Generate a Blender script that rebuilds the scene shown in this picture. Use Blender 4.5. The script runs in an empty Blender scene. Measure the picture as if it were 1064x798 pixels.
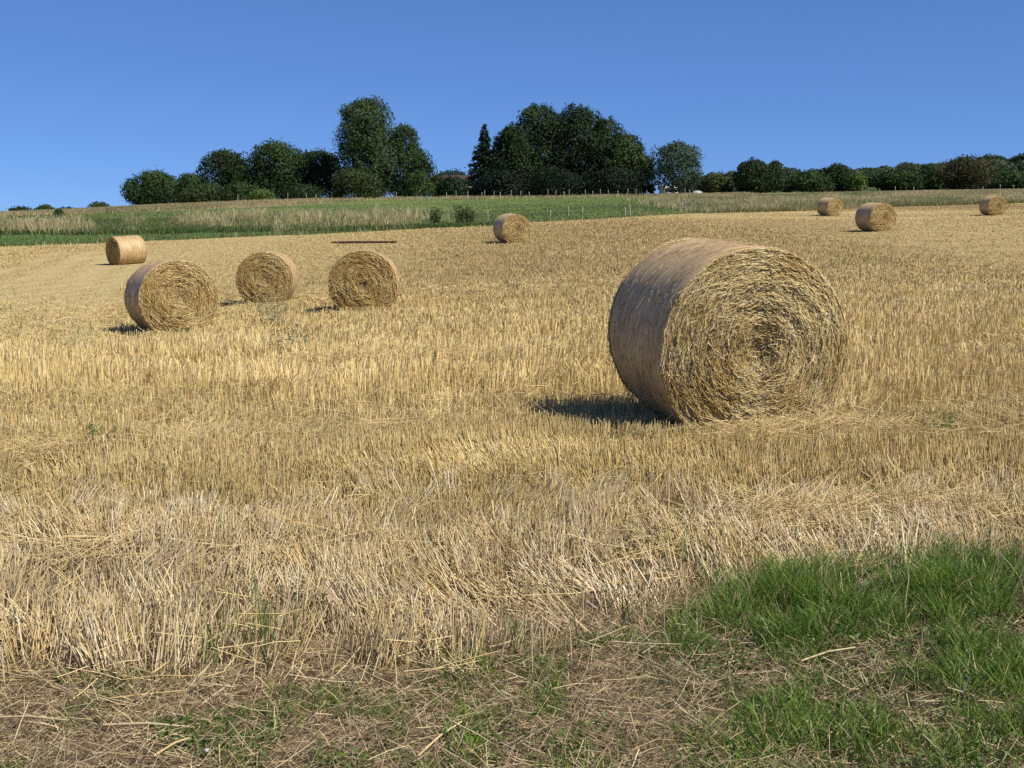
import bpy, math, random
import numpy as np
from mathutils import Vector, Matrix

R = math.radians
rng = np.random.default_rng(7)
random.seed(7)
scene = bpy.context.scene
COL = scene.collection

# ------------------------------------------------------------------ camera
F = 1200.0                      # focal length in photo pixels (photo 1064 wide)
HORIZON = 260.0
PITCH = math.atan((399 - HORIZON) / F)
CAM = np.array([0.0, 0.0, 1.6])
cam_d = bpy.data.cameras.new("camera")
cam = bpy.data.objects.new("camera", cam_d)
COL.objects.link(cam)
cam.location = CAM
cam.rotation_euler = (math.pi / 2 - PITCH, 0, 0)
cam_d.sensor_width = 36
cam_d.lens = F / 1064 * 36
cam_d.clip_start = 0.1
cam_d.clip_end = 9000
scene.camera = cam


def ray(px, py):
    """direction (y = 1) of the line of sight through a photo pixel"""
    a, b = (px - 532) / F, (399 - py) / F
    c, s = math.cos(PITCH), math.sin(PITCH)
    d = np.array([a, c + b * s, -s + b * c])
    return d / d[1]


def pt(px, py, dist):
    return CAM + ray(px, py) * dist


# ------------------------------------------------------------------ noise
def _hash(ix, iy, seed):
    n = (ix.astype(np.int64) * 374761393 + iy.astype(np.int64) * 668265263 + seed * 974711) & 0xFFFFFFFF
    n = ((n ^ (n >> 13)) * 1274126177) & 0xFFFFFFFF
    n = (n ^ (n >> 16)) & 0xFFFFFFFF
    return n / 4294967295.0


def vnoise(x, y, seed=0):
    x = np.asarray(x, float); y = np.asarray(y, float)
    ix, iy = np.floor(x), np.floor(y)
    fx, fy = x - ix, y - iy
    fx = fx * fx * (3 - 2 * fx); fy = fy * fy * (3 - 2 * fy)
    a = _hash(ix, iy, seed); b = _hash(ix + 1, iy, seed)
    c = _hash(ix, iy + 1, seed); d = _hash(ix + 1, iy + 1, seed)
    return (a + (b - a) * fx) * (1 - fy) + (c + (d - c) * fx) * fy


def fbm(x, y, seed=0, octaves=3):
    t, amp, tot = 0, 1.0, 0
    for k in range(octaves):
        t = t + amp * vnoise(x * 2 ** k, y * 2 ** k, seed + k * 17)
        tot += amp; amp *= .55
    return t / tot


def sstep(a, b, x):
    t = np.clip((x - a) / (b - a), 0, 1)
    return t * t * (3 - 2 * t)


# ------------------------------------------------------------------ terrain
CTRL = [pt(*c) for c in [
    (790, 446, 9.2), (187, 347, 21.8), (380, 325, 24.5), (280, 317, 30), (132, 275, 52), (533, 251, 56), (907, 241, 56),
    (860, 224.5, 90), (1028, 224, 84),
    (-250, 262, 62), (0, 257, 66), (240, 247, 73), (380, 241, 77), (520, 233, 81), (620, 228, 85), (720, 222, 90), (850, 219, 97),
    (1064, 211, 110), (1350, 202, 120),
    (0, 238, 84), (240, 230, 98), (400, 224, 108), (520, 217, 116), (720, 210, 125), (900, 205, 132), (1064, 200, 140),
    (-250, 226, 130), (0, 223, 140), (150, 214.5, 150), (300, 208, 158), (450, 205, 162), (600, 203, 165), (720, 201, 168), (900, 200, 170),
    (1064, 196, 178), (1350, 188, 185),
    (0, 226, 200), (150, 219, 210), (350, 212, 220), (600, 206, 225), (800, 195, 235), (1064, 178, 260), (1400, 172, 270),
    (0, 236, 300), (300, 226, 310), (600, 214, 310), (850, 192, 320), (1064, 175, 330)]]
CTRL += [np.array(p, float) for p in [(0, 3.6, 0), (-1.4, 4.5, 0), (1.8, 4.5, .02), (0, 0, 0), (6, 0, .1), (-6, 0, -.1), (0, -8, 0), (-9, 9, -.05),
                                       (9, 9, .5), (16, 22, .9), (2, 22, .45), (24, 40, 1.7), (-25, 30, -.3), (-40, 45, .1), (30, -20, .5), (-30, -20, -.5),
                                       (0, 700, -5), (-400, 600, -15), (500, 700, 10), (0, 2500, -60), (1500, 1500, -40), (-1500, 1500, -60)]]
CTRL = np.array(CTRL)
C2 = 14.0


def _kern(d2):
    return -np.sqrt(d2 + C2 * C2)


_n = len(CTRL)
_d2 = ((CTRL[:, None, :2] - CTRL[None, :, :2]) ** 2).sum(-1)
_A = np.zeros((_n + 1, _n + 1))
_A[:_n, :_n] = _kern(_d2) + 0.25 * np.eye(_n)
_A[:_n, _n] = 1; _A[_n, :_n] = 1
_W = np.linalg.solve(_A, np.concatenate([CTRL[:, 2], [0]]))


def height(x, y):
    x = np.asarray(x, float); y = np.asarray(y, float)
    sh = np.broadcast(x, y).shape
    xf = np.broadcast_to(x, sh).ravel(); yf = np.broadcast_to(y, sh).ravel()
    z = np.full(xf.shape, _W[_n])
    for i in range(_n):
        z += _W[i] * _kern((xf - CTRL[i, 0]) ** 2 + (yf - CTRL[i, 1]) ** 2)
    z += .05 * (fbm(xf / 2.2, yf / 2.2, 5, 2) - .5)
    return z.reshape(sh)


def hit(px, py, dmin=3.0, dmax=190.0):
    d = ray(px, py)
    t = np.exp(np.linspace(math.log(dmin), math.log(dmax), 1500))
    p = CAM[None] + d[None] * t[:, None]
    below = np.nonzero(p[:, 2] < height(p[:, 0], p[:, 1]))[0]
    k = below[0] if len(below) else len(t) - 1
    return np.array([p[k, 0], p[k, 1], float(height(p[k, 0], p[k, 1]))])


class Line:
    """a curve on the ground: y as a function of x (world metres)"""
    def __init__(self, pix):
        p = np.array([hit(*q) for q in pix]); p = p[np.argsort(p[:, 0])]
        self.x, self.y = p[:, 0], p[:, 1]

    def __call__(self, x):
        return np.interp(x, self.x, self.y)


EDGE = Line([(-250, 262), (0, 257), (110, 253), (240, 247), (380, 241), (520, 233), (620, 228), (720, 222), (850, 219), (950, 214.5), (1064, 211), (1300, 204)])
STRIP = Line([(-250, 247), (0, 244), (110, 244), (240, 241), (380, 239.5), (430, 238)])
TALL = Line([(-250, 229), (0, 229), (130, 230), (240, 226), (340, 223), (450, 221), (500, 220)])
DRYTOP = Line([(-250, 225), (0, 225), (150, 220), (300, 214), (345, 210)])
VERGE = Line([(-200, 690), (0, 700), (150, 706), (300, 692), (450, 690), (600, 655), (700, 622), (800, 603), (1064, 588), (1250, 580)])


# ------------------------------------------------------------------ helpers: objects
def link(o, parent=None):
    COL.objects.link(o)
    if parent is not None:
        o.parent = parent
    return o


def tag(o, label=None, cat=None, group=None, kind=None):
    if label: o['label'] = label
    if cat: o['category'] = cat
    if group: o['group'] = group
    if kind: o['kind'] = kind
    return o


def empty(name, loc, rz=0.0):
    o = bpy.data.objects.new(name, None)
    o.empty_display_size = .3
    o.location = loc; o.rotation_euler = (0, 0, rz)
    return link(o)


def np_mesh(name, V, Fq, cols=None, mats=(), mat_idx=None, smooth=False):
    """mesh from vertices (n,3) and faces, quads or triangles (m,k)"""
    me = bpy.data.meshes.new(name)
    V = np.asarray(V, np.float32); Fq = np.asarray(Fq, np.int32)
    k = Fq.shape[1]
    me.vertices.add(len(V)); me.vertices.foreach_set("co", V.ravel())
    me.loops.add(Fq.size); me.loops.foreach_set("vertex_index", Fq.ravel())
    me.polygons.add(len(Fq))
    me.polygons.foreach_set("loop_start", np.arange(0, Fq.size, k, dtype=np.int32))
    for m in mats: me.materials.append(m)
    if mat_idx is not None: me.polygons.foreach_set("material_index", np.asarray(mat_idx, np.int32))
    me.update(calc_edges=True)
    if smooth: me.polygons.foreach_set("use_smooth", np.ones(len(Fq), bool))
    if cols is not None:
        at = me.color_attributes.new("Col", 'FLOAT_COLOR', 'POINT')
        c = np.ones((len(V), 4), np.float32); c[:, :3] = cols
        at.data.foreach_set("color", c.ravel())
    me.validate()
    return me


def mesh_obj(name, me, parent=None):
    return link(bpy.data.objects.new(name, me), parent)


# blades: strips or prisms from a base along a direction, with a bend
def blades(P, D, width, cols, sides=2, nseg=1, bend=None, taper=.75, tip=None):
    n = len(P)
    P = np.asarray(P, float); D = np.asarray(D, float)
    L = np.linalg.norm(D, axis=1, keepdims=True) + 1e-9
    u = D / L
    rnd = rng.normal(size=(n, 3))
    a = np.cross(u, rnd); a /= np.linalg.norm(a, axis=1, keepdims=True) + 1e-9
    b = np.cross(u, a)
    w = np.broadcast_to(np.asarray(width, float).reshape(-1, 1), (n, 1))
    rings = []
    for s in range(nseg + 1):
        t = s / nseg
        c = P + D * t
        if bend is not None: c = c + bend * (t * t)
        ww = w * (1 - (1 - taper) * t)
        if tip is not None and s == nseg: ww = w * tip
        if sides == 2:
            ring = [c - a * ww / 2, c + a * ww / 2]
        else:
            ring = [c + (a * math.cos(q) + b * math.sin(q)) * ww / 2 for q in (np.arange(sides) * 2 * math.pi / sides)]
        rings.append(np.stack(ring, 1))
    V = np.stack(rings, 1)                       # n, seg+1, sides, 3
    idx = np.arange(n * (nseg + 1) * sides).reshape(n, nseg + 1, sides)
    faces = []
    for s in range(nseg):
        if sides == 2:
            faces.append(np.stack([idx[:, s, 0], idx[:, s, 1], idx[:, s + 1, 1], idx[:, s + 1, 0]], -1))
        else:
            for q in range(sides):
                r = (q + 1) % sides
                faces.append(np.stack([idx[:, s, q], idx[:, s, r], idx[:, s + 1, r], idx[:, s + 1, q]], -1))
    Fq = np.concatenate(faces)
    C = np.repeat(np.asarray(cols, float), (nseg + 1) * sides, axis=0)
    return V.reshape(-1, 3), Fq, C


def merge(parts):
    Vs, Fs, Cs, o = [], [], [], 0
    for V, Fq, C in parts:
        Vs.append(V); Fs.append(Fq + o); Cs.append(C); o += len(V)
    return np.concatenate(Vs), np.concatenate(Fs), np.concatenate(Cs)


def mixc(c1, c2, t):
    c1 = np.asarray(c1, float); c2 = np.asarray(c2, float)
    t = np.asarray(t)[..., None]
    return c1 * (1 - t) + c2 * t


# ------------------------------------------------------------------ materials
def new_mat(name):
    m = bpy.data.materials.new(name); m.use_nodes = True
    nt = m.node_tree
    return m, nt, nt.nodes["Principled BSDF"], nt.nodes["Material Output"]


def attr_mat(name, rough=.7, spec=.25, transl=0.0, vary=0.0, vscale=8.0, sheen=0.0):
    m, nt, bs, out = new_mat(name)
    at = nt.nodes.new("ShaderNodeAttribute"); at.attribute_name = "Col"
    src = at.outputs["Color"]
    if vary:
        tc = nt.nodes.new("ShaderNodeTexCoord")
        no = nt.nodes.new("ShaderNodeTexNoise"); no.inputs["Scale"].default_value = vscale; no.inputs["Detail"].default_value = 6
        nt.links.new(tc.outputs["Object"], no.inputs["Vector"])
        mr = nt.nodes.new("ShaderNodeMapRange")
        mr.inputs["From Min"].default_value = .25; mr.inputs["From Max"].default_value = .75
        mr.inputs["To Min"].default_value = 1 - vary; mr.inputs["To Max"].default_value = 1 + vary
        nt.links.new(no.outputs["Fac"], mr.inputs["Value"])
        vm = nt.nodes.new("ShaderNodeVectorMath"); vm.operation = 'SCALE'
        nt.links.new(src, vm.inputs[0]); nt.links.new(mr.outputs["Result"], vm.inputs["Scale"])
        src = vm.outputs["Vector"]
    nt.links.new(src, bs.inputs["Base Color"])
    bs.inputs["Roughness"].default_value = rough
    bs.inputs["Specular IOR Level"].default_value = spec
    if transl:
        tr = nt.nodes.new("ShaderNodeBsdfTranslucent")
        nt.links.new(src, tr.inputs["Color"])
        mx = nt.nodes.new("ShaderNodeMixShader"); mx.inputs[0].default_value = transl
        nt.links.new(bs.outputs[0], mx.inputs[1]); nt.links.new(tr.outputs[0], mx.inputs[2])
        nt.links.new(mx.outputs[0], out.inputs["Surface"])
    return m


M_straw = attr_mat("straw", rough=.5, spec=.3, transl=.12)
M_grass = attr_mat("grass_blade", rough=.5, spec=.3, transl=.38)
M_leaf = attr_mat("tree_leaf", rough=.6, spec=.12, transl=.15)
M_bark = attr_mat("bark", rough=.9, spec=.1, vary=.3, vscale=6)
M_plain = attr_mat("weathered_wood", rough=.85, spec=.15, vary=.2, vscale=12)
M_paint = attr_mat("painted_wall", rough=.7, spec=.2, vary=.08, vscale=2)
M_stone = attr_mat("pale_stone", rough=.75, spec=.2, vary=.15, vscale=60)


def ground_mat():
    m, nt, bs, out = new_mat("ground_soil")
    at = nt.nodes.new("ShaderNodeAttribute"); at.attribute_name = "Col"
    tc = nt.nodes.new("ShaderNodeTexCoord")
    n1 = nt.nodes.new("ShaderNodeTexNoise"); n1.inputs["Scale"].default_value = 9; n1.inputs["Detail"].default_value = 10; n1.inputs["Roughness"].default_value = .7
    n2 = nt.nodes.new("ShaderNodeTexNoise"); n2.inputs["Scale"].default_value = 70; n2.inputs["Detail"].default_value = 6
    nt.links.new(tc.outputs["Object"], n1.inputs["Vector"]); nt.links.new(tc.outputs["Object"], n2.inputs["Vector"])
    ad = nt.nodes.new("ShaderNodeMath"); ad.operation = 'ADD'
    nt.links.new(n1.outputs["Fac"], ad.inputs[0]); nt.links.new(n2.outputs["Fac"], ad.inputs[1])
    mr = nt.nodes.new("ShaderNodeMapRange")
    mr.inputs["From Min"].default_value = .65; mr.inputs["From Max"].default_value = 1.35
    mr.inputs["To Min"].default_value = .55; mr.inputs["To Max"].default_value = 1.4
    nt.links.new(ad.outputs[0], mr.inputs["Value"])
    vm = nt.nodes.new("ShaderNodeVectorMath"); vm.operation = 'SCALE'
    nt.links.new(at.outputs["Color"], vm.inputs[0]); nt.links.new(mr.outputs["Result"], vm.inputs["Scale"])
    nt.links.new(vm.outputs["Vector"], bs.inputs["Base Color"])
    bp = nt.nodes.new("ShaderNodeBump"); bp.inputs["Strength"].default_value = .7; bp.inputs["Distance"].default_value = .03
    nt.links.new(ad.outputs[0], bp.inputs["Height"]); nt.links.new(bp.outputs[0], bs.inputs["Normal"])
    bs.inputs["Roughness"].default_value = .95; bs.inputs["Specular IOR Level"].default_value = .1
    return m


# ------------------------------------------------------------------ zones and colours
GOLD = np.array((.61, .455, .16)); PALE = np.array((.80, .65, .35)); PINK = np.array((.74, .60, .42)); BROWN = np.array((.33, .21, .10))
FARSTR = np.array((.52, .39, .20))
DGREEN = np.array((.055, .11, .025)); MGREEN = np.array((.075, .13, .035)); DRYG = np.array((.40, .32, .15)); DRYB = np.array((.36, .27, .14))


def in_field(x, y):
    return y < EDGE(x) + .5 * (vnoise(x / 1.5, y * 0, 31) - .5)


def green_patch(x, y):
    """how much fresh grass grows on the verge (0..1)"""
    v = VERGE(x) - y
    base = sstep(-.2, .35, v + .7 * (fbm(x / .5, y / .5, 41) - .5))
    right = sstep(.3, 1.0, x + .5 * (fbm(x / .6, y / .6, 43) - .5))
    n = fbm(x / .45, y / .45, 47)
    bare = sstep(.35, .2, np.abs(y - 3.68 - .2 * (vnoise(x / .6, 0 * y, 3) - .5))) * sstep(.25, .6, n) * .25
    small = sstep(.545, .68, fbm(x / .28 + 9, y / .28, 53)) * .75
    return np.clip(base * np.maximum(right * np.maximum(sstep(.12, .32, n), .85 * sstep(.9, 1.3, x)) * (1 - bare), small * (1 - right) * .9), 0, 1)


TRACKS = []
for q in ([(-60, 372), (0, 331), (50, 303), (85, 285), (108, 268)], [(-60, 345), (-20, 322), (30, 297), (60, 281), (78, 266)], [(-60, 300), (0, 284), (40, 272), (60, 263)],
          [(560, 420), (620, 350), (640, 320), (610, 290)]):
    p = np.array([hit(*w) for w in q])[:, :2]
    tq = np.linspace(0, len(p) - 1, 60)
    T = np.stack([np.interp(tq, np.arange(len(p)), p[:, 0]), np.interp(tq, np.arange(len(p)), p[:, 1])], -1)
    TRACKS += [T, T + np.array([1.9, .2])]


def on_track(x, y):
    """1 on the wheel tracks of the combine, 0 elsewhere"""
    sh = np.shape(x); x = np.ravel(x); y = np.ravel(y); out = np.zeros(len(x))
    i = np.nonzero((y > 10) & (y < 75) & (x < 0) & (x > -60))[0]; xi, yi = x[i], y[i]
    for T in TRACKS[:6]:
        d = np.full(len(i), 9.0)
        for a, b in T: d = np.minimum(d, (xi - a) ** 2 + ((yi - b) * .8) ** 2)
        out[i] = np.maximum(out[i], 1 - sstep(.18, .5, np.sqrt(d)))
    return out.reshape(sh)


def ground_cols(x, y):
    e = EDGE(x)
    stripe = fbm(x / 26, (y + .06 * x + 3 * np.sin(x / 30)) / np.clip(y / 11, .6, 7.0), 61, 2)
    stripe2 = vnoise(x / 6, (y + .05 * x) / np.maximum(.3, y / 90), 63)
    fld = mixc((.27, .195, .085), (.47, .365, .165), np.clip(.35 + 1.9 * (stripe - .5) + .3 * (stripe2 - .4), 0, 1))
    fld = mixc(fld, (.40, .31, .14), .6 * sstep(-4, -22, x - .15 * y))
    fld = mixc(fld, (.48, .38, .19), .6 * on_track(x, y))
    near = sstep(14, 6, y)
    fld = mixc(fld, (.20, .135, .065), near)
    v = sstep(-.15, .3, VERGE(x) - y)
    verge = mixc((.16, .115, .065), (.25, .185, .11), fbm(x / .3, y / .3, 71))
    verge = mixc(verge, (.06, .09, .03), .6 * green_patch(x, y))
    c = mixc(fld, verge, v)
    # beyond the stubble
    mead = mixc(MGREEN, (.20, .22, .07), fbm(x / 9, y / 5, 81))
    left = x < STRIP.x[-1]
    s = left & (y < STRIP(x))
    m2 = np.where(s[..., None], mixc((.065, .12, .03), (.095, .15, .042), fbm(x / 6, y / 3, 83)), mead)
    tall = left & (y >= STRIP(x)) & (y < TALL(x))
    m2 = np.where(tall[..., None], mixc((.16, .19, .07), DRYG, fbm(x / 4, y / 3, 85)), m2)
    dry = (x < DRYTOP.x[-1]) & (y > DRYTOP(x))
    m2 = np.where(dry[..., None], mixc((.22, .21, .10), (.40, .31, .17), np.clip(1.5 * fbm(x / 7, y / 6, 87) - .2, 0, 1)), m2)
    rt = sstep(14, 22, x)
    m2 = mixc(m2, mixc((.20, .19, .08), DRYG, fbm(x / 5, y / 5, 89)), rt)
    far = sstep(150, 185, y)
    m2 = mixc(m2, (.05, .075, .025), far * sstep(-60, -30, x))
    beyond = sstep(0, .5, y - e)
    return mixc(c, m2, beyond)


# ------------------------------------------------------------------ ground sheet
def build_ground():
    sx = np.linspace(-1, 1, 361)
    xs = np.sinh(sx * 7.6) / np.sinh(7.6) * 3500
    y1 = np.arange(-30, 3, 1.5); y2 = np.arange(3, 12, .12); y3 = np.arange(12, 60, .5); y4 = np.arange(60, 180, .6)
    y5 = 180 * np.exp(np.linspace(0, math.log(3600 / 180), 70))
    ys = np.concatenate([y1, y2, y3, y4, y5])
    X, Y = np.meshgrid(xs, ys)
    Z = height(X, Y)
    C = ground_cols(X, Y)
    ny, nx = X.shape
    idx = np.arange(nx * ny).reshape(ny, nx)
    Fq = np.stack([idx[:-1, :-1], idx[:-1, 1:], idx[1:, 1:], idx[1:, :-1]], -1).reshape(-1, 4)
    me = np_mesh("ground", np.stack([X, Y, Z], -1).reshape(-1, 3), Fq, C.reshape(-1, 3), [ground_mat()], smooth=True)
    tag(mesh_obj("ground", me), "gently rising farmland with stubble field and pasture", "ground", kind="structure")


# ------------------------------------------------------------------ scatter
def fan(n, d0, d1, power, margin=1.0):
    """random ground points in front of the camera; density falls as d**-power"""
    u = rng.random(n)
    q = 2 - power
    d = (d0 ** q + u * (d1 ** q - d0 ** q)) ** (1 / q) if abs(q) > 1e-6 else d0 * (d1 / d0) ** u
    x = (rng.random(n) * 2 - 1) * (d * .5 + margin)
    return x, d


BALES = []      # filled below: (x, y, rz) footprints kept free of stubble


def outside_bales(x, y):
    ok = np.ones(len(x), bool)
    for bx, by, rz in BALES:
        c, s = math.cos(rz), math.sin(rz)
        lx = (x - bx) * c + (y - by) * s; ly = -(x - bx) * s + (y - by) * c
        ok &= ~((np.abs(lx) < .40) & (np.abs(ly) < .66))
    return ok


def tint(c, amount=.12):
    n = len(c)
    return np.clip(c * (1 + amount * rng.normal(size=(n, 1))) * (1 + .03 * rng.normal(size=(n, 3))), .01, .95)


def band(x, y):
    """strips left by the passes of the combine, running across the slope"""
    yy = y + .07 * x + .25 * (vnoise(x / 2.0, 0 * x, 207) - .5)
    return vnoise(x / 9, yy / (.22 + .055 * y), 211)


def stubble_cols(x, y):
    n = len(x)
    g = fbm(x / 2.5, y / 1.2, 101)
    c = mixc(GOLD, PALE, np.clip(rng.random(n) * .9 + .5 * (g - .5), 0, 1))
    pz = sstep(6.6, 5.6, y + 1.2 * (fbm(x / 1.3, y / 1.3, 103) - .5))
    c = mixc(c, mixc(PALE, PINK, rng.random(n)), pz * .8)
    br = rng.random(n) < .13
    c[br] = mixc(c[br], np.broadcast_to(BROWN, c[br].shape), np.full(br.sum(), .65))
    bn = band(x, y)
    c = c * (.84 + .22 * sstep(.2, .8, bn))[:, None]
    far = sstep(10, 42, y)
    stripe = fbm(x / 26, (y + .06 * x + 3 * np.sin(x / 30)) / np.clip(y / 11, .6, 7.0), 61, 2)
    cf = mixc(mixc((.38, .285, .125), (.59, .45, .205), np.clip(1.9 * (stripe - .5) + .45 + .12 * rng.normal(size=n), 0, 1)), (.53, .42, .185), .75 * sstep(-4, -22, x - .15 * y))
    c = mixc(c, cf, far * .85)
    c = mixc(c, (.60, .48, .26), .75 * on_track(x, y))
    return np.clip(c * (1 + (.14 - .08 * far)[:, None] * rng.normal(size=(n, 1))) * (1 + .03 * rng.normal(size=(n, 3))), .01, .95)


def build_stubble():
    parts = []
    # near: three-sided stalks
    for (n, d0, d1, pw, wid, sides, nseg) in ((84000, 3.9, 9.5, 0.0, .0058, 3, 2), (210000, 9.0, 30, 1.1, .0062, 2, 1), (330000, 28, 108, 1.35, .0058, 2, 1)):
        x, y = fan(n, d0, d1, pw)
        q = 6 if d0 < 20 else 3                                # tillers: several stalks from one root
        ctr = rng.integers(0, n // q, n)
        pick = rng.random(n) < .8
        cx_, cy_ = x[:n // q][ctr], y[:n // q][ctr]
        sg = .014 * np.maximum(1, cy_ / 9)
        x = np.where(pick, cx_ + rng.normal(size=n) * sg, x); y = np.where(pick, cy_ + rng.normal(size=n) * sg, y)
        rowp = (y + .04 * x) / .14
        y = np.where(rng.random(n) < .3, (np.round(rowp) * .14 - .04 * x) + rng.normal(size=n) * .02, y)
        v = y - VERGE(x)
        keep = (y < EDGE(x) - .1) & outside_bales(x, y)
        keep &= rng.random(n) < np.maximum(.0, sstep(-.25, .55, v + .9 * (fbm(x / .35, y / .3, 111) - .5)))
        dens = fbm(x / 1.1, y / .6, 113)
        keep &= rng.random(n) < .45 + .9 * sstep(.25, .6, dens)
        x, y = x[keep], y[keep]; m = len(x)
        z = height(x, y)
        hh = .17 * (.65 + .75 * fbm(x / 1.6, y / .8, 117)) * (.75 + .5 * rng.random(m))
        hh *= 1 + .5 * sstep(7.0, 5.6, y) * sstep(-.1, .7, y - VERGE(x))
        hh *= 1 - .62 * sstep(9, 42, y)
        hh *= (.60 + .75 * sstep(.15, .85, band(x, y))) * (1 - .65 * on_track(x, y))
        tr = sstep(.56 - .03 * sstep(8, 5.5, y), .70 - .03 * sstep(8, 5.5, y), fbm(x / 1.1 + 20, y / .45, 119))     # flattened patches
        lean = .10 + .95 * tr + .16 * sstep(6.5, 5.0, y)
        ang = fbm(x / .9, y / .7, 121) * 11 + rng.normal(size=m) * .45
        lx = np.cos(ang) * lean * (.5 + .6 * np.abs(rng.normal(size=m))) + .06 * rng.normal(size=m)
        ly = np.sin(ang) * lean * (.5 + .6 * np.abs(rng.normal(size=m))) * .8
        nrm = 1 / np.sqrt(1 + lx ** 2 + ly ** 2)
        D = np.stack([lx, ly, np.ones(m)], -1) * (nrm * hh)[:, None]
        w = wid * np.maximum(1, y / 10) ** .95 * (.7 + .6 * rng.random(m))
        P = np.stack([x, y, z - .015], -1)
        bend = rng.normal(size=(m, 3)) * .012
        parts.append(blades(P, D, w, stubble_cols(x, y), sides, nseg, bend, taper=.85))
    V, Fq, C = merge(parts)
    o = mesh_obj("stubble", np_mesh("stubble", V, Fq, C, [M_straw]))
    tag(o, "short golden cut stalks standing all over the harvested field", "stubble", kind="stuff")


def build_loose():
    parts = []
    swaths = [Line([(-60, 492), (120, 480), (300, 470), (480, 447)]), Line([(740, 470), (860, 466), (1000, 462), (1150, 458)]),
              Line([(-100, 600), (180, 588), (400, 588), (640, 580)]), Line([(300, 384), (400, 378), (640, 374), (760, 372)]), Line([(640, 592), (800, 560), (1064, 548)])]

    def lying(x, y, ln, lift, spread, col, w, sides=3):
        m = len(x)
        z = height(x, y)
        a = rng.random(m) * 2 * math.pi
        el = np.abs(rng.normal(size=m)) * spread
        D = np.stack([np.cos(a) * np.cos(el), np.sin(a) * np.cos(el), np.sin(el)], -1) * ln[:, None]
        P = np.stack([x, y, z + lift], -1) - D * .3
        bend = rng.normal(size=(m, 3)) * (ln * .10)[:, None]
        parts.append(blades(P, D, w, col, sides, 2, bend, taper=.8))
    # everywhere, near
    for n, d0, d1, pw in ((5200, 3.9, 9.5, .4), (26000, 9, 34, 1.0)):
        x, y = fan(n, d0, d1, pw)
        k = (y > VERGE(x) - .3) & outside_bales(x, y) & (rng.random(n) < .3 + sstep(.4, .65, fbm(x / 1.2, y / .5, 131)))
        x, y = x[k], y[k]; m = len(x)
        lying(x, y, .10 + .22 * rng.random(m), .02 + .13 * rng.random(m) ** 1.5, .35, tint(mixc(GOLD, PALE, rng.random(m)), .15), .0042 * np.maximum(1, y / 10), 3)
    # swaths left by the harvester
    for L in swaths:
        n = 2600
        x = L.x.min() + rng.random(n) * (L.x.max() - L.x.min())
        y = L(x) + rng.normal(size=n) * (.10 + .012 * L(x)) + .2 * (vnoise(x / .6, 0 * x, 7) - .5)
        k = (rng.random(n) < .06 + 1.1 * sstep(.42, .72, fbm(x / (.12 * L(x)), 0 * x, 12 + int(L.y.mean()), 2))) & outside_bales(x, y)
        x, y = x[k], y[k]; m = len(x)
        lying(x, y, .15 + .3 * rng.random(m), .05 + .12 * rng.random(m), .22, tint(mixc((.64, .47, .19), (.74, .6, .33), rng.random(m)), .12), .0046 * np.maximum(1, y / 10), 3)
    # bundles of bleached stalks leaning over together in front of the verge
    nb, q = 2600, 26
    bx, by = fan(nb, 4.2, 7.4, 0.3)
    kk = (by > VERGE(bx) - .12) & (rng.random(nb) < (.12 + .75 * sstep(.42, .60, fbm(bx / .7, by / .28, 141))) * sstep(7.3, 5.6, by))
    bx, by = bx[kk], by[kk]; nb = len(bx)
    dirn = fbm(bx / 1.0, by / .6, 143) * 9 - 2.0 + rng.normal(size=nb) * .6
    lean = .25 + .9 * fbm(bx / .7 + 4, by / .5, 145) + .3 * rng.normal(size=nb)
    tone = np.clip(fbm(bx / .5, by / .3, 147) * 1.6 - .3 + .2 * rng.normal(size=nb), 0, 1)
    I = np.repeat(np.arange(nb), q); m = len(I)
    x = bx[I] + rng.normal(size=m) * .06; y = by[I] + rng.normal(size=m) * .04
    aa = dirn[I] + rng.normal(size=m) * .28; le = np.clip(lean[I] + rng.normal(size=m) * .18, .02, 1.6)
    hh = (.12 + .17 * rng.random(m)) * (.75 + .5 * fbm(x / .5, y / .5, 149))
    D = np.stack([np.cos(aa) * le, np.sin(aa) * le * .7, np.ones(m)], -1)
    D *= (hh / np.linalg.norm(D, axis=1))[:, None]
    bend = np.stack([np.cos(aa), np.sin(aa), -.6 * np.ones(m)], -1) * (.05 * rng.random(m) * le)[:, None]
    parts.append(blades(np.stack([x, y, height(x, y) - .01], -1), D, .0048 * (.7 + .6 * rng.random(m)), tint(mixc((.58, .43, .19), (.80, .66, .44), np.clip(tone[I] * 1.1 - .1 + .3 * rng.normal(size=m), 0, 1.25)), .2), 3, 2, bend, taper=.8))
    V, Fq, C = merge(parts)
    tag(mesh_obj("loose_straw", np_mesh("loose_straw", V, Fq, C, [M_straw])), "loose pale straw lying in bands over the stubble", "straw", kind="stuff")
    # thatch of short dead grass on the verge
    parts.clear()
    n = 26000
    x, y = fan(n, 3.6, 6.2, 0.0)
    v = VERGE(x) - y
    k = rng.random(n) < sstep(-.45, -.05, v) * sstep(.75, .2, v) * (.25 + sstep(.4, .6, fbm(x / .25, y / .2, 165)))
    x, y = x[k], y[k]; m = len(x)
    aa = fbm(x / .4, y / .4, 167) * 12 + rng.normal(size=m) * .6; le = .3 + 1.1 * rng.random(m)
    D = np.stack([np.cos(aa) * le, np.sin(aa) * le, np.ones(m)], -1); D *= ((.05 + .12 * rng.random(m)) / np.linalg.norm(D, axis=1))[:, None]
    bend = np.stack([np.cos(aa), np.sin(aa), -.8 * np.ones(m)], -1) * (.04 * rng.random(m))[:, None]
    parts.append(blades(np.stack([x, y, height(x, y) - .005], -1), D, .0036, tint(mixc((.30, .21, .11), (.60, .47, .28), rng.random(m)), .18), 2, 2, bend, taper=.6))
    n = 120000
    x, y = fan(n, 2.6, 5.9, 0.0)
    k = (y < VERGE(x) + .25)
    x, y = x[k], y[k]; m = len(x)
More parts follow.
